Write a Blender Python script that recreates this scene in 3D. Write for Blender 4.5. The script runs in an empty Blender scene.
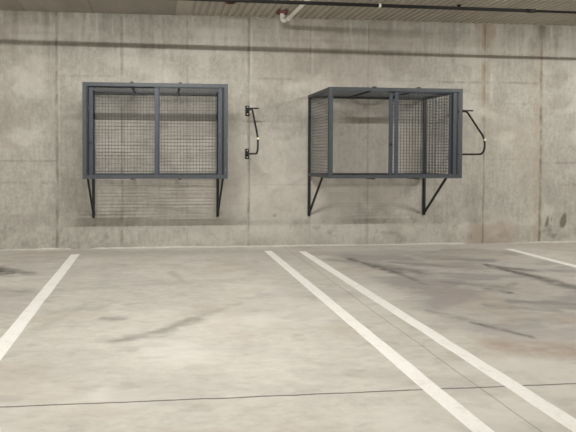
import bpy, math, random
import numpy as np
from mathutils import Vector, Matrix

S = bpy.context.scene
COL = S.collection

# ------------------------------------------------------------------ camera
CAM_Y, CAM_Z = -7.171, 1.318
cam_data = bpy.data.cameras.new('camera')
cam = bpy.data.objects.new('camera', cam_data)
COL.objects.link(cam)
rgt = Vector((0.9959791, -0.08955619, 0.00230492))
up = Vector((-0.0007982, 0.01685650, 0.99985760))
fwd = Vector((0.08958229, 0.99583912, -0.01671723))
cam.matrix_world = Matrix(((rgt.x, up.x, -fwd.x, 0), (rgt.y, up.y, -fwd.y, CAM_Y),
                           (rgt.z, up.z, -fwd.z, CAM_Z), (0, 0, 0, 1)))
cam_data.sensor_width = 36
cam_data.lens = 500 / 576 * 36
cam_data.shift_x = (288 - 202.93) / 576
cam_data.shift_y = -(216 - 164.32) / 576
cam_data.clip_end = 100
S.camera = cam

# ------------------------------------------------------------------ world, exposure
world = bpy.data.worlds.new('world')
S.world = world
world.use_nodes = True
world.node_tree.nodes['Background'].inputs[0].default_value = (0.0, 0.0, 0.0, 1)
S.view_settings.view_transform = 'Standard'
S.view_settings.look = 'None'
S.view_settings.gamma = 1
S.view_settings.exposure = 0.0
LAMP_POWER = 128.0
LAMP_COLOUR = (1.0, 0.972, 0.925)
LAMP_ROWS = [(x, y) for y in (-3.8, -13.4) for x in (-5.8, 0.19, 6.2)]  # nearer row follows the wall shadows; rear row is added, unseen, as fill
LAMP_TILT = 68
CEIL = 3.324

# ------------------------------------------------------------------ helpers
def tag(o, label=None, cat=None, group=None, kind=None):
    if label: o['label'] = label
    if cat: o['category'] = cat
    if group: o['group'] = group
    if kind: o['kind'] = kind
    return o

def empty(name, loc, label=None, cat=None, group=None):
    o = bpy.data.objects.new(name, None)
    o.empty_display_size = 0.1
    COL.objects.link(o)
    o.location = loc
    return tag(o, label, cat, group)

class MB:
    """collects boxes, bars and tubes into one mesh"""
    def __init__(s): s.v, s.f, s.sm = [], [], []
    def add(s, vs, fs, smooth=False):
        n = len(s.v)
        s.v += [tuple(p) for p in vs]
        s.f += [tuple(i + n for i in f) for f in fs]
        s.sm += [smooth] * len(fs)
        return s
    def box(s, x0, x1, y0, y1, z0, z1, c=0.0):
        """box with its long edges chamfered by c"""
        if c <= 0:
            vs = [(x, y, z) for x in (x0, x1) for y in (y0, y1) for z in (z0, z1)]
            fs = [(0, 1, 3, 2), (4, 6, 7, 5), (0, 4, 5, 1), (2, 3, 7, 6), (0, 2, 6, 4), (1, 5, 7, 3)]
            return s.add(vs, fs)
        d = (x1 - x0, y1 - y0, z1 - z0)
        ax = d.index(max(d))
        lo, hi = (x0, y0, z0), (x1, y1, z1)
        a, b = [i for i in range(3) if i != ax]
        ring = [(lo[a] + c, lo[b]), (hi[a] - c, lo[b]), (hi[a], lo[b] + c), (hi[a], hi[b] - c),
                (hi[a] - c, hi[b]), (lo[a] + c, hi[b]), (lo[a], hi[b] - c), (lo[a], lo[b] + c)]
        vs = []
        for e in (lo[ax], hi[ax]):
            for p in ring:
                q = [0, 0, 0]; q[ax] = e; q[a], q[b] = p
                vs.append(q)
        flip = ax == 1
        fs = [tuple(range(8)), tuple(range(15, 7, -1))]
        fs += [(i, 8 + i, 8 + (i + 1) % 8, (i + 1) % 8) for i in range(8)]
        if not flip: fs = [tuple(reversed(f)) for f in fs]
        return s.add(vs, fs)
    def bar(s, p, q, w, h, upv=(0, 0, 1)):
        """flat or square bar between two points"""
        p, q = Vector(p), Vector(q)
        d = (q - p).normalized()
        a = d.cross(Vector(upv)).normalized()
        b = a.cross(d).normalized()
        vs = []
        for e in (p, q):
            for i, j in ((-1, -1), (1, -1), (1, 1), (-1, 1)):
                vs.append(e + a * (i * w / 2) + b * (j * h / 2))
        fs = [(3, 2, 1, 0), (4, 5, 6, 7)] + [(i, (i + 1) % 4, 4 + (i + 1) % 4, 4 + i) for i in range(4)]
        return s.add(vs, fs)
    def tube(s, pts, r, n=12, caps=True, radii=None):
        pts = [Vector(p) for p in pts]
        vs, fs = [], []
        ref = None
        for i, p in enumerate(pts):
            t = (pts[min(i + 1, len(pts) - 1)] - pts[max(i - 1, 0)]).normalized()
            if ref is None:
                ref = t.orthogonal().normalized()
            ref = (ref - t * ref.dot(t)).normalized()
            b = t.cross(ref)
            rr = radii[i] if radii else r
            for k in range(n):
                a = 2 * math.pi * k / n
                vs.append(p + (ref * math.cos(a) + b * math.sin(a)) * rr)
        for i in range(len(pts) - 1):
            for k in range(n):
                k2 = (k + 1) % n
                fs.append((i * n + k, i * n + k2, (i + 1) * n + k2, (i + 1) * n + k))
        s.add(vs, fs, True)
        if caps:
            m = len(s.v) - len(vs)
            s.f += [tuple(m + k for k in reversed(range(n))), tuple(m + (len(pts) - 1) * n + k for k in range(n))]
            s.sm += [False, False]
        return s
    def build(s, name, mat, parent=None, loc=None):
        me = bpy.data.meshes.new(name)
        me.from_pydata(s.v, [], s.f)
        me.polygons.foreach_set('use_smooth', s.sm)
        me.update()
        o = bpy.data.objects.new(name, me)
        COL.objects.link(o)
        if mat: me.materials.append(mat)
        if parent: o.parent = parent
        if loc: o.location = loc
        return o

def rounded(pts, rad, n=5):
    """polyline with its inner corners rounded"""
    pts = [Vector(p) for p in pts]
    out = [pts[0]]
    for i in range(1, len(pts) - 1):
        a, b, c = pts[i - 1], pts[i], pts[i + 1]
        r = rad[i - 1] if isinstance(rad, (list, tuple)) else rad
        r = min(r, (a - b).length * .49, (c - b).length * .49)
        p, q = b + (a - b).normalized() * r, b + (c - b).normalized() * r
        for k in range(n + 1):
            t = k / n
            out.append(p * (1 - t) ** 2 + b * 2 * t * (1 - t) + q * t * t)
    out.append(pts[-1])
    return out

def copy_tree(o, parent=None):
    c = o.copy()
    COL.objects.link(c)
    c.parent = parent
    for ch in [x for x in bpy.data.objects if x.parent == o]:
        copy_tree(ch, c)
    return c

# ------------------------------------------------------------------ materials
class NT:
    def __init__(s, name):
        s.m = bpy.data.materials.new(name)
        s.m.use_nodes = True
        s.t = s.m.node_tree
        s.b = s.t.nodes['Principled BSDF']
        s.b.inputs['Specular IOR Level'].default_value = 0.3
    def n(s, kind, **kw):
        nd = s.t.nodes.new(kind)
        for k, v in kw.items():
            if isinstance(v, tuple) and v and v[0] == 'attr': continue
            setattr(nd, k, v)
        return nd
    def link(s, a, b): s.t.links.new(a, b)
    def val(s, inp, v):
        if hasattr(v, 'links') or isinstance(v, bpy.types.NodeSocket): s.link(v, inp)
        else: inp.default_value = v
    def math(s, op, a, b=0.0, clamp=False):
        nd = s.n('ShaderNodeMath', operation=op, use_clamp=clamp)
        s.val(nd.inputs[0], a); s.val(nd.inputs[1], b)
        return nd.outputs[0]
    def mix(s, f, a, b, mode='MIX'):
        nd = s.n('ShaderNodeMix', data_type='RGBA', blend_type=mode)
        s.val(nd.inputs[0], f); s.val(nd.inputs[6], a); s.val(nd.inputs[7], b)
        return nd.outputs[2]
    def coord(s, scale=(1, 1, 1)):
        tc = s.n('ShaderNodeTexCoord'); mp = s.n('ShaderNodeMapping')
        s.link(tc.outputs['Object'], mp.inputs[0]); mp.inputs['Scale'].default_value = scale
        return mp.outputs[0]
    def noise(s, scale, detail=4, rough=.6, stretch=(1, 1, 1)):
        nd = s.n('ShaderNodeTexNoise')
        s.link(s.coord(stretch), nd.inputs['Vector'])
        nd.inputs['Scale'].default_value = scale
        nd.inputs['Detail'].default_value = detail
        nd.inputs['Roughness'].default_value = rough
        return nd.outputs[0]
    def remap(s, v, a, b, c=0.0, d=1.0, smooth=False):
        nd = s.n('ShaderNodeMapRange')
        if smooth: nd.interpolation_type = 'SMOOTHSTEP'
        s.val(nd.inputs[0], v)
        for i, x in enumerate((a, b, c, d)): nd.inputs[i + 1].default_value = x
        return nd.outputs[0]
    def bump(s, h, strength, dist=.01):
        nd = s.n('ShaderNodeBump')
        nd.inputs['Strength'].default_value = strength
        nd.inputs['Distance'].default_value = dist
        s.link(h, nd.inputs['Height'])
        s.link(nd.outputs[0], s.b.inputs['Normal'])

def paint(name, col, rough=.5, metal=0.0, var=.12, scale=30):
    t = NT(name)
    f = t.remap(t.noise(scale, 3), .3, .7)
    a = tuple(c * (1 - var) for c in col) + (1,)
    b = tuple(c * (1 + var) for c in col) + (1,)
    t.link(t.mix(f, a, b), t.b.inputs['Base Color'])
    t.b.inputs['Roughness'].default_value = rough
    t.b.inputs['Metallic'].default_value = metal
    return t.m

M_FRAME = paint('blue_grey_paint', (.056, .063, .071), .5)
M_DOOR = paint('blue_grey_door_paint', (.048, .058, .075), .5)
M_WIRE = paint('grey_wire', (.045, .048, .052), .5)
M_BLACK = paint('black_powder_coat', (.018, .019, .020), .5)
M_CHAR = paint('charcoal_powder_coat', (.017, .019, .021), .5)
M_PIPE = paint('black_pipe_paint', (.016, .015, .014), .55)
M_PVC = paint('white_plastic', (.72, .69, .62), .4, var=.05)
M_RED = paint('red_collar_paint', (.20, .075, .07), .5)
M_STEEL = paint('bright_steel', (.5, .5, .49), .35, .8)
M_ENAMEL = paint('white_enamel', (.8, .8, .78), .4, var=.03)
M_CREAM = paint('cream_tape', (.85, .80, .62), .5, var=.05)

def emitter(name, strength):
    t = NT(name)
    t.b.inputs['Base Color'].default_value = (.8, .8, .8, 1)
    t.b.inputs['Emission Color'].default_value = LAMP_COLOUR + (1,)
    t.b.inputs['Emission Strength'].default_value = strength
    return t.m

# numpy value noise for stains that have a place of their own
_rng = np.random.RandomState(7)
_G = _rng.rand(256, 256)
def vnoise(x, y):
    xi, yi = np.floor(x).astype(int), np.floor(y).astype(int)
    fx, fy = x - xi, y - yi
    fx, fy = fx * fx * (3 - 2 * fx), fy * fy * (3 - 2 * fy)
    g = lambda i, j: _G[i % 256, j % 256]
    return (g(xi, yi) * (1 - fx) + g(xi + 1, yi) * fx) * (1 - fy) + (g(xi, yi + 1) * (1 - fx) + g(xi + 1, yi + 1) * fx) * fy
def fbm(x, y, o=4):
    a, s, t = 1.0, 0.0, 0.0
    for k in range(o):
        s = s + a * vnoise(x * 2 ** k + 13.7 * k, y * 2 ** k + 7.3 * k); t += a; a *= .55
    return s / t
def sstep(a, b, x):
    t = np.clip((x - a) / (b - a), 0, 1)
    return t * t * (3 - 2 * t)
def seg(px, py, ax, ay, bx, by):
    dx, dy = bx - ax, by - ay
    t = np.clip(((px - ax) * dx + (py - ay) * dy) / (dx * dx + dy * dy + 1e-9), 0, 1)
    return np.hypot(px - ax - t * dx, py - ay - t * dy), t

def grid_mesh(name, us, vs, fn, extra, mat):
    """grid of us x vs points with fn(u,v)->(x,y,z); extra: more quads round it; returns object, U, V flat"""
    nu, nv = len(us), len(vs)
    U, V = np.meshgrid(us, vs, indexing='ij')
    co = fn(U, V).reshape(-1, 3)
    i = np.arange(nu * nv).reshape(nu, nv)
    q = np.stack([i[:-1, :-1], i[1:, :-1], i[1:, 1:], i[:-1, 1:]], -1).reshape(-1, 4)
    n = len(co)
    ev, ef = extra
    co = np.vstack([co, np.array(ev, float).reshape(-1, 3)])
    faces = [tuple(int(k) for k in r) for r in q] + [tuple(n + k for k in f) for f in ef]
    me = bpy.data.meshes.new(name)
    me.from_pydata([tuple(map(float, c)) for c in co], [], faces)
    me.update()
    me.materials.append(mat)
    o = bpy.data.objects.new(name, me)
    COL.objects.link(o)
    return o, U, V
def set_stain(o, chans, n_total):
    at = o.data.color_attributes.new('stain', 'FLOAT_COLOR', 'POINT')
    buf = np.zeros((n_total, 4), np.float32)
    for k, c in enumerate(chans):
        buf[:c.size, k] = c.ravel()
    at.data.foreach_set('color', buf.ravel())

# ------------------------------------------------------------------ wall behind the cages
X0, X1, YR = -14.0, 16.0, -17.0
t = NT('cast_concrete_wall')
att = t.n('ShaderNodeAttribute', attribute_name='stain')
sp = t.n('ShaderNodeSeparateColor'); t.link(att.outputs['Color'], sp.inputs[0])
dark, light, rust, warm = sp.outputs[0], sp.outputs[1], sp.outputs[2], att.outputs['Alpha']
big = t.remap(t.noise(.9, 3), .35, .65)
mid = t.remap(t.noise(4.5, 7, .72), .36, .64)
fine = t.remap(t.noise(24, 5, .75), .38, .66)
streak = t.remap(t.noise(3.0, 6, .7, (6, 6, .45)), .42, .66)
c = t.mix(big, (.325, .308, .272, 1), (.395, .385, .335, 1))
c = t.mix(t.math('MULTIPLY', mid, .65), c, (.49, .472, .422, 1))
c = t.mix(t.math('MULTIPLY', streak, .38), c, (.275, .26, .225, 1))
c = t.mix(t.math('MULTIPLY', fine, .5), c, (.23, .215, .185, 1))
grain = t.remap(t.noise(11, 4, .75, (1.6, 1.6, .7)), .42, .66)
c = t.mix(t.math('MULTIPLY', grain, .42), c, (.52, .505, .455, 1))
c = t.mix(warm, c, (.36, .31, .265, 1))
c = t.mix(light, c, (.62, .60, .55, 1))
c = t.mix(rust, c, (.36, .235, .12, 1))
c = t.mix(dark, c, (.135, .125, .10, 1))
vor = t.n('ShaderNodeTexVoronoi'); t.link(t.coord(), vor.inputs['Vector']); vor.inputs['Scale'].default_value = 9
pit = t.remap(vor.outputs['Distance'], .02, .06, 1, 0)
c = t.mix(t.math('MULTIPLY', pit, .45), c, (.14, .13, .11, 1))
t.link(c, t.b.inputs['Base Color'])
t.b.inputs['Roughness'].default_value = .85
h = t.math('SUBTRACT', t.math('ADD', t.math('MULTIPLY', mid, .5), t.math('MULTIPLY', fine, .3)), t.math('MULTIPLY', dark, 1.2))
t.bump(h, .25, .006)
M_WALL = t.m

us = np.arange(-3.4, 7.801, .02)
vs = np.linspace(0, CEIL, 167)
ev = [(X0, 0, 0), (us[0], 0, 0), (us[0], 0, CEIL), (X0, 0, CEIL), (us[-1], 0, 0), (X1, 0, 0), (X1, 0, CEIL), (us[-1], 0, CEIL)]
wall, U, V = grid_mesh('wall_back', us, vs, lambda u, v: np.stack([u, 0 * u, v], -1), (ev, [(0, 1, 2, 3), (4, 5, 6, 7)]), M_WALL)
tag(wall, kind='structure')
n1, n2, n3 = fbm(U * 2.3, V * 2.3), fbm(U * 9, V * 9), fbm(U * 14, V * 1.2 + 50)
wob = (fbm(U * 0 + 3, V * 3) - .5) * .02
D = np.zeros_like(U); L = np.zeros_like(U); R = np.zeros_like(U); Wm = np.zeros_like(U)
def vseam(x, w, s, z0=0, z1=CEIL, arr=D, jag=.8):
    m = (1 - sstep(w * .3, w * .85, np.abs(U - x - wob))) * sstep(z0 - .1, z0 + .1, V) * (1 - sstep(z1 - .1, z1 + .1, V)) if z0 > 0 or z1 < CEIL else (1 - sstep(w * .3, w * .85, np.abs(U - x - wob)))
    arr[...] = np.maximum(arr, m * min(1, s * 1.05) * np.clip((n2 - .3) * 2.2 * jag + (1 - jag) * 1.6, 0, 1))
def hseam(z, w, s, x0, x1, arr=D):
    m = (1 - sstep(w * .4, w, np.abs(V - z - (fbm(U * 3, V * 0 + 9) - .5) * .015))) * sstep(x0 - .03, x0 + .03, U) * (1 - sstep(x1 - .03, x1 + .03, U))
    arr[...] = np.maximum(arr, m * s * np.clip((n2 - .25) * 2.0, 0, 1))
for x, w, s in ((-2.31, .02, .25), (-1.41, .026, .7), (-.508, .024, .6), (.414, .022, .45), (1.314, .028, .7), (2.22, .022, .4), (3.1, .026, .45),
                (4.14, .02, .3), (4.918, .026, .75), (5.84, .032, .95), (6.75, .024, .4)):
    vseam(x, w, s)
# efflorescence beside some seams
vseam(-1.385, .035, .45, 1.5, 3.3, L); vseam(1.335, .04, .6, 1.95, 3.2, L); vseam(-.48, .03, .22, 1.8, 3.2, L)
vseam(2.25, .03, .35, 2.2, 3.3, L); vseam(.45, .03, .3, 2.5, 3.3, L); vseam(5.03, .03, .35, 1.9, 2.6, L)
hs = ((2.44, .02, .45, -1.41, -.5), (2.44, .016, .18, -.5, 1.3), (2.44, .022, .5, 1.33, 2.3), (2.44, .018, .2, 2.3, 4.0), (2.44, .024, .6, 4.0, 5.8),
      (2.117, .02, .5, 4.9, 5.84), (1.222, .02, .5, 5.84, 7.8), (.883, .022, .55, 5.84, 7.8), (1.24, .02, .5, -3.4, -1.41),
      (.935, .02, .5, -3.4, -1.41), (1.05, .02, .35, 1.0, 1.6), (.90, .02, .2, 1.3, 4.9), (.30, .02, .25, -1.4, 4.6), (1.28, .016, .18, 4.9, 5.84),
      (.62, .016, .2, -.5, 1.3), (1.9, .014, .2, 1.3, 2.2), (2.16, .018, .3, 1.33, 2.2))
for a in hs: hseam(*a)
# streaks hanging from the ceiling joint
top = sstep(2.55, 3.25, V)
L[...] = np.maximum(L, .42 * sstep(.56, .74, n3) * top)
D[...] = np.maximum(D, .26 * sstep(.58, .76, fbm(U * 9 + 40, V * .8)) * sstep(2.2, 3.2, V))
# broad cloudy patches
D[...] = np.maximum(D, .20 * sstep(.52, .72, n1))
L[...] = np.maximum(L, .30 * sstep(.52, .68, fbm(U * 1.7 + 90, V * 2.6 + 20)))
Wm[...] = .35 * sstep(.50, .66, fbm(U * .9 + 30, V * 1.1 + 70)) * sstep(.2, .9, V)
L[...] = np.maximum(L, .46 * np.exp(-((U - 2.0) / 1.6) ** 2 - ((V - .75) / .75) ** 2) * (.4 + 1.2 * n2))  # pale concrete low mid-wall, with brighter light there painted into the colour
# rust runs down the seam beyond the second cage
for x, w, s, z0 in ((4.885, .018, .62, 1.6), (4.955, .014, .5, 2.1), (4.99, .03, .2, 1.2), (4.80, .05, .15, 2.4)):
    m = (1 - sstep(w * .5, w * 1.5, np.abs(U - x - wob))) * sstep(z0 - .6, z0 + .8, V)
    R[...] = np.maximum(R, s * m * np.clip((n2 - .2) * 2.2, 0, 1))
m = (1 - sstep(.02, .10, np.abs(U - 5.84))) * sstep(2.95, 3.3, V); D[...] = np.maximum(D, .75 * m); 
m = (1 - sstep(.05, .2, np.abs(U - 4.95))) * sstep(2.9, 3.3, V); R[...] = np.maximum(R, .45 * m)
m = (1 - sstep(.01, .12, np.abs(U - 5.80))) * np.ones_like(V); R[...] = np.maximum(R, .22 * m * n2 * 1.6)
# dark damp strip and brown stain at the foot of the rusty seam
R[...] = np.maximum(R, .16 * (1 - sstep(.27, .33, V + (n2 - .5) * .04)) * sstep(4.62, 4.72, U) * (1 - sstep(5.36, 5.50, U)) * (.5 + n3))
Wm[...] = np.maximum(Wm, (.25 + .75 * n3) * (1 - sstep(.24, .36, V + (n2 - .5) * .08)) * sstep(4.58, 4.70, U) * (1 - sstep(5.36, 5.56, U)))
D[...] = np.maximum(D, .40 * (1 - sstep(.05, .16, np.abs(U - 4.74 + (V - .6) * .0))) * sstep(.30, .34, V) * (1 - sstep(.6, 1.1, V)) * n3 * 1.5)
# dirty patches near the floor at the far right
for (x, z, w, hh, s) in ((5.965, .33, .035, .085, .85), (6.235, .345, .055, .125, .9), (6.04, .36, .02, .03, .6), (6.02, .20, .02, .02, .5), (6.08, .10, .05, .04, .55),
                         (6.0, .12, .05, .03, .4), (1.7, .45, .03, .02, .4), (-.9, .33, .03, .02, .5)):
    dd = np.hypot((U - x - (V - z) * .18) / w, (V - z) / hh) + (n2 - .5) * 1.1
    D[...] = np.maximum(D, s * (1 - sstep(.7, 1.15, dd)))
# grubby foot of the wall
D[...] = np.maximum(D, .25 * (1 - sstep(.02, .12 + .1, V)) * sstep(.42, .62, fbm(U * 5, V * 4 + 33)))
D[...] = np.maximum(D, .40 * sstep(.62, .72, fbm(U * 11 + 5, V * 11)) * (1 - sstep(.2, .7, V)) * sstep(.4, .6, n1))
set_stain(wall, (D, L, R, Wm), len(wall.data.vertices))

# ------------------------------------------------------------------ floor
t = NT('parking_floor_concrete')
att = t.n('ShaderNodeAttribute', attribute_name='stain')
sp = t.n('ShaderNodeSeparateColor'); t.link(att.outputs['Color'], sp.inputs[0])
dark, light, rust, grey = sp.outputs[0], sp.outputs[1], sp.outputs[2], att.outputs['Alpha']
big = t.remap(t.noise(.55, 4), .35, .65)
mid = t.remap(t.noise(2.6, 8, .74, (.7, 1.5, 1)), .36, .64)
fine = t.remap(t.noise(14, 6, .75, (.7, 1.4, 1)), .40, .66)
c = t.mix(big, (.49, .472, .42, 1), (.575, .55, .495, 1))
c = t.mix(t.math('MULTIPLY', mid, .65), c, (.68, .655, .595, 1))
c = t.mix(t.math('MULTIPLY', fine, .5), c, (.40, .382, .345, 1))
spk = t.remap(t.noise(9, 5, .75, (.8, 1.6, 1)), .40, .68)
c = t.mix(t.math('MULTIPLY', spk, .60), c, (.66, .64, .585, 1))
c = t.mix(light, c, (.70, .68, .63, 1))
c = t.mix(grey, c, (.385, .36, .345, 1))
c = t.mix(rust, c, (.42, .32, .25, 1))
c = t.mix(dark, c, (.13, .12, .112, 1))
tc = t.n('ShaderNodeTexCoord'); sx = t.n('ShaderNodeSeparateXYZ'); t.link(tc.outputs['Object'], sx.inputs[0])
wb = t.math('MULTIPLY', t.math('SUBTRACT', t.noise(2.5, 4), .5), .035)
def joint(sock, at, w):
    d = t.math('ABSOLUTE', t.math('ADD', t.math('SUBTRACT', sock, at), wb))
    return t.remap(d, w * .5, w, 1, 0)
j = t.math('MAXIMUM', joint(sx.outputs[1], -4.49, .0075),
           t.math('MULTIPLY', joint(sx.outputs[0], 1.829, .006), .5))
c = t.mix(t.math('MULTIPLY', j, .85), c, (.07, .065, .055, 1))
t.link(c, t.b.inputs['Base Color'])
t.b.inputs['Specular IOR Level'].default_value = .25
t.link(t.remap(mid, 0, 1, .55, .75), t.b.inputs['Roughness'])
t.bump(t.math('SUBTRACT', t.math('MULTIPLY', fine, .4), j), .2, .006)
M_FLOOR = t.m

us = np.arange(-3.6, 8.001, .02)
vs = np.arange(-5.4, .0001, .02); vs[-1] = 0
a, b, y0 = us[0], us[-1], vs[0]
ev = [(X0, YR, 0), (X1, YR, 0), (X1, y0, 0), (b, y0, 0), (a, y0, 0), (X0, y0, 0), (a, 0, 0), (X0, 0, 0), (X1, 0, 0), (b, 0, 0)]
floor, U, V = grid_mesh('floor', us, vs, lambda u, v: np.stack([u, v, 0 * u], -1), (ev, [(0, 1, 2, 3, 4, 5), (5, 4, 6, 7), (3, 2, 8, 9)]), M_FLOOR)
tag(floor, kind='structure')
n1, n2 = fbm(U * 1.8, V * 3.2), fbm(U * 7, V * 12)
n4 = fbm(U * 2.2 + V * .8 + 11, V * 5 + 60)
D = np.zeros_like(U); L = np.zeros_like(U); R = np.zeros_like(U); Gy = np.zeros_like(U)
def smear(ax, ay, bx, by, w, s, arr=D, rag=1.0):
    d, tt = seg(U, V, ax, ay, bx, by)
    d = d + (n2 - .5) * w * 1.6 * rag + (n4 - .5) * w * rag
    arr[...] = np.maximum(arr, min(1, s * 1.75) * (1 - sstep(w * .1, w * 1.05, d)) * np.clip(-.15 + 2.1 * n2, 0, 1))
smear(-2.2, -1.15, -1.72, -1.35, .26, .8); smear(-1.75, -1.2, -1.45, -1.45, .12, .35); smear(-2.2, -2.0, -1.3, -2.2, .2, .22)
smear(-.30, -3.58, .0, -3.50, .10, .30); smear(-.05, -3.48, .30, -3.15, .085, .30); smear(.28, -3.15, .75, -2.75, .05, .14)
smear(-.45, -3.08, -.28, -3.13, .07, .30); smear(.15, -1.5, .26, -1.95, .07, .16); smear(-.9, -2.9, -.5, -2.8, .12, .14)
smear(-1.0, -2.2, .9, -1.9, .15, .13); smear(-.9, -3.3, -.6, -2.6, .1, .12)
smear(2.45, -.95, 2.70, -1.72, .13, .52); smear(2.70, -1.7, 2.74, -2.25, .08, .36); smear(2.2, -1.0, 2.6, -1.2, .16, .28); smear(2.7, -1.7, 3.6, -1.9, .10, .2)
smear(3.98, -1.45, 4.13, -2.1, .12, .55); smear(4.12, -2.0, 4.2, -2.75, .15, .42); smear(3.28, -2.5, 3.40, -2.64, .07, .5); smear(3.4, -2.5, 3.7, -2.3, .05, .25)
smear(2.5, -3.45, 2.72, -3.76, .055, .5); smear(2.3, -3.1, 2.55, -3.45, .08, .22); smear(3.2, -2.9, 3.9, -3.1, .1, .25); smear(2.9, -3.0, 3.4, -3.2, .08, .22)
smear(2.4, -3.9, 3.3, -4.2, .2, .4, R); smear(3.3, -3.4, 4.0, -3.6, .2, .3, R)
smear(2.62, -1.35, 2.95, -1.75, .22, .36); smear(4.0, -1.55, 4.3, -1.75, .1, .5); smear(3.0, -2.2, 3.5, -2.45, .12, .26); smear(2.9, -1.2, 3.4, -1.45, .10, .25)
smear(3.5, -1.0, 4.2, -1.2, .15, .25); smear(2.1, -.6, 4.8, -.7, .2, .12); smear(-1, -.3, 1.5, -.35, .25, .10)
# tyre-grey bay on the right, paler polished lanes elsewhere
bay = sstep(2.1, 2.5, U) * (1 - sstep(4.75, 5.1, U)) * sstep(-4.3, -3.2, V) * (1 - sstep(-.5, -.2, V))
Gy[...] = np.maximum(Gy, bay * (.28 + .75 * sstep(.38, .66, n4)))
Gy[...] = np.maximum(Gy, .24 * sstep(.50, .68, n1))
Gy[...] = np.maximum(Gy, .20 * sstep(-1.2, -.3, V))
Gy[...] = np.maximum(Gy, .35 * sstep(.5, .62, fbm(U * 3, V * 9 + 12)) * (1 - sstep(-1.2, -.9, U)))
L[...] = .5 * sstep(.5, .72, fbm(U * 1.2 + 77, V * 1.6)) * (1 - bay)
L[...] = np.maximum(L, .55 * (1 - sstep(.0, .10, -V)) * sstep(.4, .55, fbm(U * 4, V * 20)))
D[...] = np.maximum(D, .14 * sstep(.60, .74, fbm(U * 5 + 9, V * 10 + 9)))
R[...] = np.maximum(R, .20 * sstep(.56, .70, fbm(U * 1.4 + 21, V * 2.0 + 5)))
set_stain(floor, (D, L, R, Gy), len(floor.data.vertices))

# pale mortar fillet left along the foot of the wall
t = NT('pale_mortar')
t.link(t.mix(t.remap(t.noise(12, 5), .3, .7), (.50, .475, .42, 1), (.64, .62, .565, 1)), t.b.inputs['Base Color'])
t.b.inputs['Roughness'].default_value = .9
M_MORTAR = t.m
def fillet(name, xa, xb, seed):
    mb = MB()
    n = int((xb - xa) / .05)
    xs = np.linspace(xa, xb, n + 1)
    r1, r2 = fbm(xs * 4, xs * 0 + seed), fbm(xs * 6, xs * 0 + seed + 30)
    vs, fs = [], []
    for x, p, q in zip(xs, r1, r2):
        hh, dd = .006 + .030 * max(0, p - .25), .015 + .06 * max(0, q - .25)
        e = min(1, (x - xa) / .08, (xb - x) / .08) * .95 + .05
        vs += [(x, .0, .0), (x, -dd * e, .0), (x, -dd * e * .6, hh * e * .7), (x, 0, hh * e)]
    for i in range(n):
        for k in range(3):
            fs.append((4 * i + k, 4 * i + 4 + k, 4 * i + 5 + k, 4 * i + 1 + k))
    mb.add(vs, fs, True)
    return tag(mb.build(name, M_MORTAR), kind='structure')
fillet('trim_1', -.95, 4.66, 1)
fillet('trim_2', 5.38, 7.6, 5)
fillet('trim_3', -3.4, -1.2, 9)

# ------------------------------------------------------------------ ceiling, other walls
t = NT('ceiling_concrete')
n_ = t.remap(t.noise(1.2, 4, .6, (2.5, .5, 1)), .35, .65)
f_ = t.remap(t.noise(20, 5, .7, (2, .6, 1)), .3, .7)
c = t.mix(n_, (.37, .345, .305, 1), (.47, .44, .39, 1))
c = t.mix(t.math('MULTIPLY', f_, .3), c, (.22, .20, .165, 1))
t.link(c, t.b.inputs['Base Color']); t.b.inputs['Roughness'].default_value = .85
t.bump(f_, .15, .005)
M_CEIL = t.m
t = NT('ribbed_deck_metal')
n_ = t.remap(t.noise(1.6, 5, .6, (2, .5, 1)), .32, .68)
c = t.mix(n_, (.46, .43, .375, 1), (.56, .525, .46, 1))
t.link(c, t.b.inputs['Base Color']); t.b.inputs['Roughness'].default_value = .6
t.b.inputs['Metallic'].default_value = .0
M_DECK = t.m
t = NT('plain_concrete')
t.link(t.mix(t.remap(t.noise(1.1, 6), .3, .7), (.33, .315, .275, 1), (.41, .39, .345, 1)), t.b.inputs['Base Color'])
t.b.inputs['Roughness'].default_value = .85
M_PLAIN = t.m

XD = .25                                     # where the flat soffit ends and the ribbed deck starts
mb = MB()
edges = [X0, -7, -4.2, -1.83, -.90, XD]
for xa, xb in zip(edges[:-1], edges[1:]):    # soffit boards with fine open joints
    mb.box(xa + .003, xb - .003, YR, 0, CEIL, CEIL + .05)
mb.box(X0, X1, YR, 0, CEIL + .045, CEIL + .10)
tag(mb.build('ceiling', M_CEIL), kind='structure')
mb = MB()
prof = [(XD, CEIL), (XD + .20, CEIL)]
x = XD + .20
while x < X1 - .12:                          # shallow trapezoid ribs running away from the wall
    prof += [(x + .012, CEIL + .022), (x + .040, CEIL + .022), (x + .052, CEIL), (x + .098, CEIL)]
    x += .098
prof.append((X1, CEIL))
vs = [(px, y, pz) for y in (YR, 0) for px, pz in prof]
n = len(prof)
mb.add(vs, [(i, n + i, n + i + 1, i + 1) for i in range(n - 1)])
mb.box(XD - .004, XD + .004, YR, 0, CEIL - .006, CEIL + .04)
mb.box(XD, X1, -.006, 0, CEIL - .003, CEIL + .04)   # closing strip over the rib ends
tag(mb.build('ceiling', M_DECK), kind='structure')
tag(MB().box(X0 - .1, X0, YR, 0, 0, CEIL).build('wall_left', M_PLAIN), kind='structure')
tag(MB().box(X1, X1 + .1, YR, 0, 0, CEIL).build('wall_right', M_PLAIN), kind='structure')
tag(MB().box(X0, X1, YR - .1, YR, 0, CEIL).build('wall_front', M_PLAIN), kind='structure')

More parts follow.
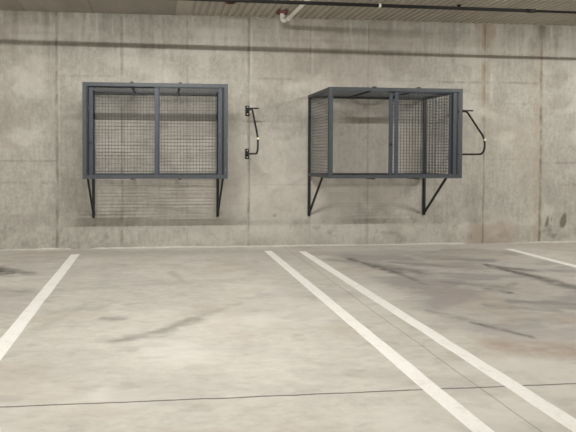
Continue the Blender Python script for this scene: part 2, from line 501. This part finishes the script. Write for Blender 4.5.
# ------------------------------------------------------------------ painted bay lines
t = NT('white_road_paint')
w_ = t.remap(t.noise(9, 6, .7), .30, .48)
c = t.mix(w_, (.80, .775, .735, 1), (.92, .905, .875, 1))
c = t.mix(t.math('MULTIPLY', t.remap(t.noise(45, 4, .7), .56, .72), .5), c, (.58, .55, .49, 1))
t.link(c, t.b.inputs['Base Color']); t.b.inputs['Roughness'].default_value = .6
M_LINE = t.m
def bay_line(xa, ya, xb, yb, w, label):
    """a strip of paint with slightly wandering edges"""
    mb = MB()
    n = 60
    vs, fs = [], []
    for i in range(n + 1):
        s = i / n
        x, y = xa + (xb - xa) * s, ya + (yb - ya) * s
        j1 = (float(vnoise(np.array(y * 6.0), np.array(xa * 9.0))) - .5) * .008
        j2 = (float(vnoise(np.array(y * 6.0), np.array(xa * 9.0 + 40))) - .5) * .008
        vs += [(x - w / 2 + j1, y, .0), (x - w / 2 + j1 + .002, y, .002), (x + w / 2 + j2 - .002, y, .002), (x + w / 2 + j2, y, .0)]
    for i in range(n):
        for k in range(3):
            fs.append((4 * i + k, 4 * i + 4 + k, 4 * i + 5 + k, 4 * i + 1 + k))
    fs += [(0, 1, 2, 3), (4 * n + 3, 4 * n + 2, 4 * n + 1, 4 * n)]
    mb.add(vs, fs)
    return tag(mb.build('bay_line', M_LINE), label, 'painted line')
bay_line(-1.097, -.385, -1.05, -6.2, .115, 'white painted bay line below the left end of the cage with closed doors')
bay_line(1.523, -.35, 1.562, -6.2, .108, 'white bay line of the close pair, the one starting between the two cages')
bay_line(1.99, -.43, 2.055, -6.2, .108, 'white bay line of the close pair, the one starting below the open cage')
bay_line(4.99, -.47, 5.06, -6.2, .108, 'short stretch of white bay line beyond the open cage, starting at the brown wall stain')

# ------------------------------------------------------------------ storage cages
CW, CD, ZL, ZB, ZT = 1.8, .922, .442, 1.032, 2.208
PITCH, WIRE = .04, .0039
def wire_panel(o, u, v, lu, lv, pitch=None):
    """welded square mesh from o along u (length lu) and v (length lv)"""
    mb = MB()
    o, u, v = Vector(o), Vector(u), Vector(v)
    nrm = u.cross(v)
    for (a, b, la, lb, off) in ((u, v, lu, lv, 1), (v, u, lv, lu, -1)):
        n = max(1, int(round(la / (pitch or PITCH))))
        for i in range(1, n):
            p = o + a * (la * i / n) + nrm * (off * WIRE * .4)
            mb.bar(p, p + b * lb, WIRE, WIRE, nrm)
    return mb

def angle(mb, p, q, ia, ib, leg=.04, th=.005):
    """L section from p to q, flanges along ia and ib"""
    p, q, ia, ib = Vector(p), Vector(q), Vector(ia), Vector(ib)
    sec = [(0, 0), (leg, 0), (leg, th), (th, th), (th, leg), (0, leg)]
    vs = [e + ia * a + ib * b for e in (p, q) for a, b in sec]
    fs = [(i, (i + 1) % 6, 6 + (i + 1) % 6, 6 + i) for i in range(6)] + [(0, 3, 2, 1), (0, 5, 4, 3), (6, 7, 8, 9), (6, 9, 10, 11)]
    if (q - p).dot(ia.cross(ib)) > 0:
        pass
    else:
        fs = [tuple(reversed(f)) for f in fs]
    return mb.add(vs, fs)

def make_cage(x, open_by, label, ZT=ZT):
    root = empty('storage_cage', (x + CW / 2, 0, ZL), label, 'storage cage', 'wall cages above the parking bays')
    h0, h1 = ZB - ZL, ZT - ZL
    hw = CW / 2
    # wall uprights run down past the cage floor as legs
    for s in (-1, 1):
        mb = MB()
        mb.box(min(s * hw, s * (hw - .036)), max(s * hw, s * (hw - .036)), -.032, 0, 0, h1, .003)
        o = mb.build('wall_upright', M_CHAR, root)
        mb = MB()
        xx = s * (hw - .018)
        mb.bar((xx, -.60, h0 + .002), (xx, -.020, .03), .024, .024)
        mb.build('brace', M_CHAR, root)
        for zz in (.05, .42, h0 + .35, h1 - .2):   # fixing bolts
            b = MB().tube([(xx, -.031, zz), (xx, -.040, zz)], .009, 6)
            b.build('bolt', M_CHAR, o)
    for z in (h0, h1 - .036):
        MB().box(-hw + .036, hw - .036, -.032, -.002, z, z + .036, .003).build('wall_rail', M_CHAR, root)
    # front posts and rails
    for s in (-1, 1):
        mb = MB()
        mb.box(min(s * hw, s * (hw - .05)), max(s * hw, s * (hw - .05)), -CD, -CD + .012, h0, h1, .002)
        mb.box(min(s * hw, s * (hw - .010)), max(s * hw, s * (hw - .010)), -CD + .012, -CD + .055, h0, h1, .002)
        mb.build('front_post', M_FRAME, root)
        xb = sorted((s * (hw - .0505), s * (hw - .0715)))
        if s == 1 or open_by == 0: MB().box(xb[0], xb[1], -CD + .012, -CD + .056, h0 + .03, h1 - .03, .002).build('gap_shade', M_BLACK, root)  # black strip set in for the shade in the gap beside the door
    for z, name in ((h0, 'bottom_rail'), (h1 - .048, 'top_rail')):
        mb = MB()
        mb.box(-hw + .05, hw - .05, -CD, -CD + .008, z, z + .048, .002)
        zz = z if name == 'bottom_rail' else z + .040
        mb.box(-hw + .01, hw - .01, -CD + .008, -CD + .07, zz, zz + .008)
        lip = z + (.020 if name == 'bottom_rail' else .022)
        mb.box(-hw + .05, hw - .05, -CD + .030, -CD + .034, min(zz, lip), max(zz, lip))
        mb.build(name, M_FRAME, root)
    # side rails, side mesh, top and floor mesh
    for s in (-1, 1):
        for z, ib in ((h0, 1), (h1, -1)):
            mb = MB()
            angle(mb, (s * hw, -CD + .055, z), (s * hw, -.032, z), (-s, 0, 0), (0, 0, ib), .042)
            mb.build('side_rail', M_FRAME, root)
        wire_panel((s * (hw - .009), -CD + .05, h0 + .005), (0, 1, 0), (0, 0, 1), CD - .08, h1 - h0 - .01).build('side_mesh', M_WIRE, root)
    wire_panel((-hw + .01, -CD + .06, h1 - .012), (1, 0, 0), (0, 1, 0), CW - .02, CD - .09).build('top_mesh', M_WIRE, root)
    wire_panel((-hw + .01, -CD + .06, h0 + .012), (1, 0, 0), (0, 1, 0), CW - .02, CD - .09, .052).build('floor_mesh', M_WIRE, root)
    for xx in (-.3, .3):
        MB().box(xx - .015, xx + .015, -CD + .036, -.034, h1 - .040, h1 - .018, .002).box(xx - .02, xx + .02, -CD - .002, -CD + .03, h1 + .001, h1 + .012).build('roof_bar', M_BLACK, root)
        MB().box(xx - .015, xx + .015, -CD + .002, -.01, h0 - .014, h0 - .001, .002).build('floor_bar', M_BLACK, root)
    # two sliding doors on separate tracks
    dz0, dz1 = h0 + .022, h1 - .026
    for k in (0, 1):
        yc = -CD + (.022 if k else .045)
        dw = .848 if k else .872
        xa = (-.020) if k else (-hw + .072 + open_by)
        d = empty_mesh = MB()
        st = .05
        for xs in (xa, xa + dw - st):
            d.box(xs, xs + st, yc - .009, yc + .009, dz0, dz1, .003)
        for zz in (dz0, dz1 - .034):
            d.box(xa + st, xa + dw - st, yc - .009, yc + .009, zz, zz + .034, .003)
        door = d.build('door', M_DOOR, root)
        wire_panel((xa + st - .006, yc, dz0 + .028), (1, 0, 0), (0, 0, 1), dw - 2 * st + .012, dz1 - dz0 - .056).build('door_mesh', M_WIRE, door)
        if k == 0:
            zz = 1.475 - ZL
            lk = MB()
            lk.tube([(xa + .021, yc - .009, zz), (xa + .021, yc - .018, zz)], .016, 14)
            lk.box(xa + .017, xa + .025, yc - .024, yc - .018, zz - .010, zz + .010)
            lk.build('lock', M_BLACK, door)
    return root

make_cage(-.923, 0.0, 'grey wire mesh wall cage with both sliding doors closed', ZT + .014)
make_cage(2.189, .743, 'grey wire mesh wall cage standing half open with one door slid aside')

# ------------------------------------------------------------------ wall bike racks
def make_rack(x, label):
    root = empty('bike_rack', (x, 0, 1.35), label, 'bike rack', 'black tube bike racks on the wall')
    for z in (0.0, .622):
        mb = MB()
        mb.box(-.028, .028, -.006, 0, -.075, .075)
        for s in (-1, 1):                        # saddle lugs gripping the tube end
            mb.box(-.024, .024, -.030, -.006, s * .048 - .017, s * .048 + .017, .004)
        mb.box(-.018, .018, -.045, -.006, -.018, .018, .004)
        br = mb.build('wall_bracket', M_BLACK, root, (0, 0, z))
        for s in (-1, 1):
            MB().tube([(0, -.030, s * .048), (0, -.037, s * .048)], .010, 6).build('bolt', M_STEEL, br)
    pts = [(0, -.02, 0), (0, -.775, 0), (0, -.80, .20), (0, -.385, .615), (0, -.02, .622)]
    arm = MB().tube(rounded(pts, [.14, .10, .05], 7), .0125, 14).build('arm', M_BLACK, root)
    MB().tube([(-.085, -.40, .622), (.085, -.40, .622)], .010, 12).build('wheel_hook', M_BLACK, root)
    tag(MB().tube([(0, -.793, .183), (0, -.797, .207)], .0145, 14).build('tape_band', M_CREAM, arm), 'pale tape band round the bend')
    return root
rack = make_rack(1.287, 'black tube bike rack with a bent arm on bare wall between the cages')
rack2 = copy_tree(rack)
rack2.location.x = 4.39
rack2['label'] = 'black tube bike rack jutting out beyond the open end cage'

# ------------------------------------------------------------------ services under the ceiling
PY, PZ = -1.65, 3.045
root = empty('service_pipe', (2.0, PY, PZ - .007), 'thin black pipe hung below the ceiling along the wall', 'pipe')
root.rotation_euler.y = .0050
MB().tube([(-12 - 2, 0, 0), (2.35, 0, 0)], .020, 14).build('pipe_run', M_PIPE, root)
tag(MB().tube([(2.33, 0, 0), (13.9, 0, 0)], .014, 14).build('pipe_run', M_PIPE, root), 'thinner far length of the pipe')
MB().tube([(2.30, 0, 0), (2.40, 0, 0)], .023, 14).build('coupling', M_PIPE, root)
for xx in (-6.5, -3.6, -1.0, 7.6):
    mb = MB()
    mb.tube([(xx - .012, 0, 0), (xx + .012, 0, 0)], .0235, 14)
    mb.tube([(xx, 0, .02), (xx, 0, CEIL - PZ + (.022 if xx > -1.5 else 0))], .004, 6)
    mb.build('hanger', M_PIPE, root)
tag(MB().tube([(.50, 0, 0), (.525, 0, 0)], .0235, 14).build('clamp', M_PVC, root), 'pale clamp')

root = empty('drain_pipe', (1.76, -.32, 3.2), 'white plastic drain pipe with an elbow dropping from the ceiling', 'pipe')
dx = 1.76
run = MB().tube(rounded([(-.045, 0, .09), (-.045, 0, .0), (.015, -.02, .0), (.12, -3.6, .02)], [.035, .03], 6), .027, 16)
run.build('pipe_run', M_PVC, root)
MB().tube([(-.045, 0, .126), (-.045, 0, .035)], .033, 16).build('elbow_socket', M_PVC, root)
MB().tube([(.017, -.07, .0), (.020, -.15, .0)], .033, 16).build('elbow_socket', M_PVC, root)
def collar(x, y, label):
    root = empty('fire_collar', (x, y, CEIL), label, 'fire collar', 'red fire collars on the ceiling')
    n, vs, fs = 24, [], []
    for r, z in ((.062, 0), (.078, 0), (.078, -.032), (.050, -.032), (.050, 0)):
        vs += [(r * math.cos(2 * math.pi * k / n), r * math.sin(2 * math.pi * k / n), z) for k in range(n)]
    for i in range(4):
        fs += [(i * n + k, (i + 1) * n + k, (i + 1) * n + (k + 1) % n, i * n + (k + 1) % n) for k in range(n)]
    MB().add(vs, fs).build('ring', M_RED, root)
    for k in range(3):
        a = 2 * math.pi * k / 3 + .5
        MB().box(-.014, .014, .074, .112, -.004, 0).build('tab', M_RED, root).rotation_euler = (0, 0, a)
    return root
collar(1.715, -.32, 'red fire collar around the drain pipe where it leaves the ceiling')
collar(.93, -.76, 'red fire collar on the ceiling, away from the drain pipe')
root = empty('ceiling_anchor', (3.968, -.847, CEIL), 'small round black fitting on the ribbed ceiling beyond the pipe', 'fitting')
MB().tube([(0, 0, .022), (0, 0, -.006)], .028, 18).build('flange', M_BLACK, root)
MB().tube([(0, 0, -.006), (0, 0, -.020), (0, 0, -.03)], .016, 14, radii=[.018, .016, .008]).build('head', M_BLACK, root)

# ------------------------------------------------------------------ strip lights of the garage, plus an added fill row behind the camera
M_GLOW = emitter('fluorescent_tube_glow', 12.0)
def make_light(x, y, label):
    root = empty('strip_light', (x, y, CEIL), label, 'ceiling light', 'fluorescent strip lights')
    MB().box(-.75, .75, -.035, .035, -.030, .0, .006).build('housing', M_ENAMEL, root)
    for s in (-1, 1):
        MB().box(min(s * .735, s * .75), max(s * .735, s * .75), -.02, .02, -.068, -.03, .003).build('end_cap', M_ENAMEL, root)
    for s in (-1, 1):                            # reflector wings either side of the tube
        mb = MB()
        mb.add([(-.74, s * .034, -.028), (.74, s * .034, -.028), (.74, s * .062, -.055), (-.74, s * .062, -.055),
                (-.74, s * .034, -.025), (.74, s * .034, -.025), (.74, s * .064, -.055), (-.74, s * .064, -.055)],
               [(0, 1, 2, 3), (7, 6, 5, 4), (0, 3, 7, 4), (1, 5, 6, 2), (3, 2, 6, 7), (0, 4, 5, 1)])
        mb.build('reflector', M_ENAMEL, root)
    MB().tube([(-.735, 0, -.050), (.735, 0, -.050)], .0075, 12).build('tube', M_GLOW, root)
    for s in (-1, 1):                            # the tube's light, down and out to either side
        la = bpy.data.lights.new('tube_light', 'AREA')
        la.shape = 'RECTANGLE'
        la.size, la.size_y = 1.47, .018
        la.energy = LAMP_POWER
        la.color = LAMP_COLOUR
        lo = bpy.data.objects.new('tube_light', la)
        COL.objects.link(lo)
        lo.parent = root
        lo.location = (0, s * .010, -.0518)
        lo.rotation_euler = (s * math.radians(LAMP_TILT), 0, 0)
    return root
base = None
for i, (x, y) in enumerate(LAMP_ROWS):
    if base is None:
        base = make_light(x, y, 'white fluorescent strip light on the garage ceiling')
    else:
        o = copy_tree(base); o.location = (x, y, CEIL)
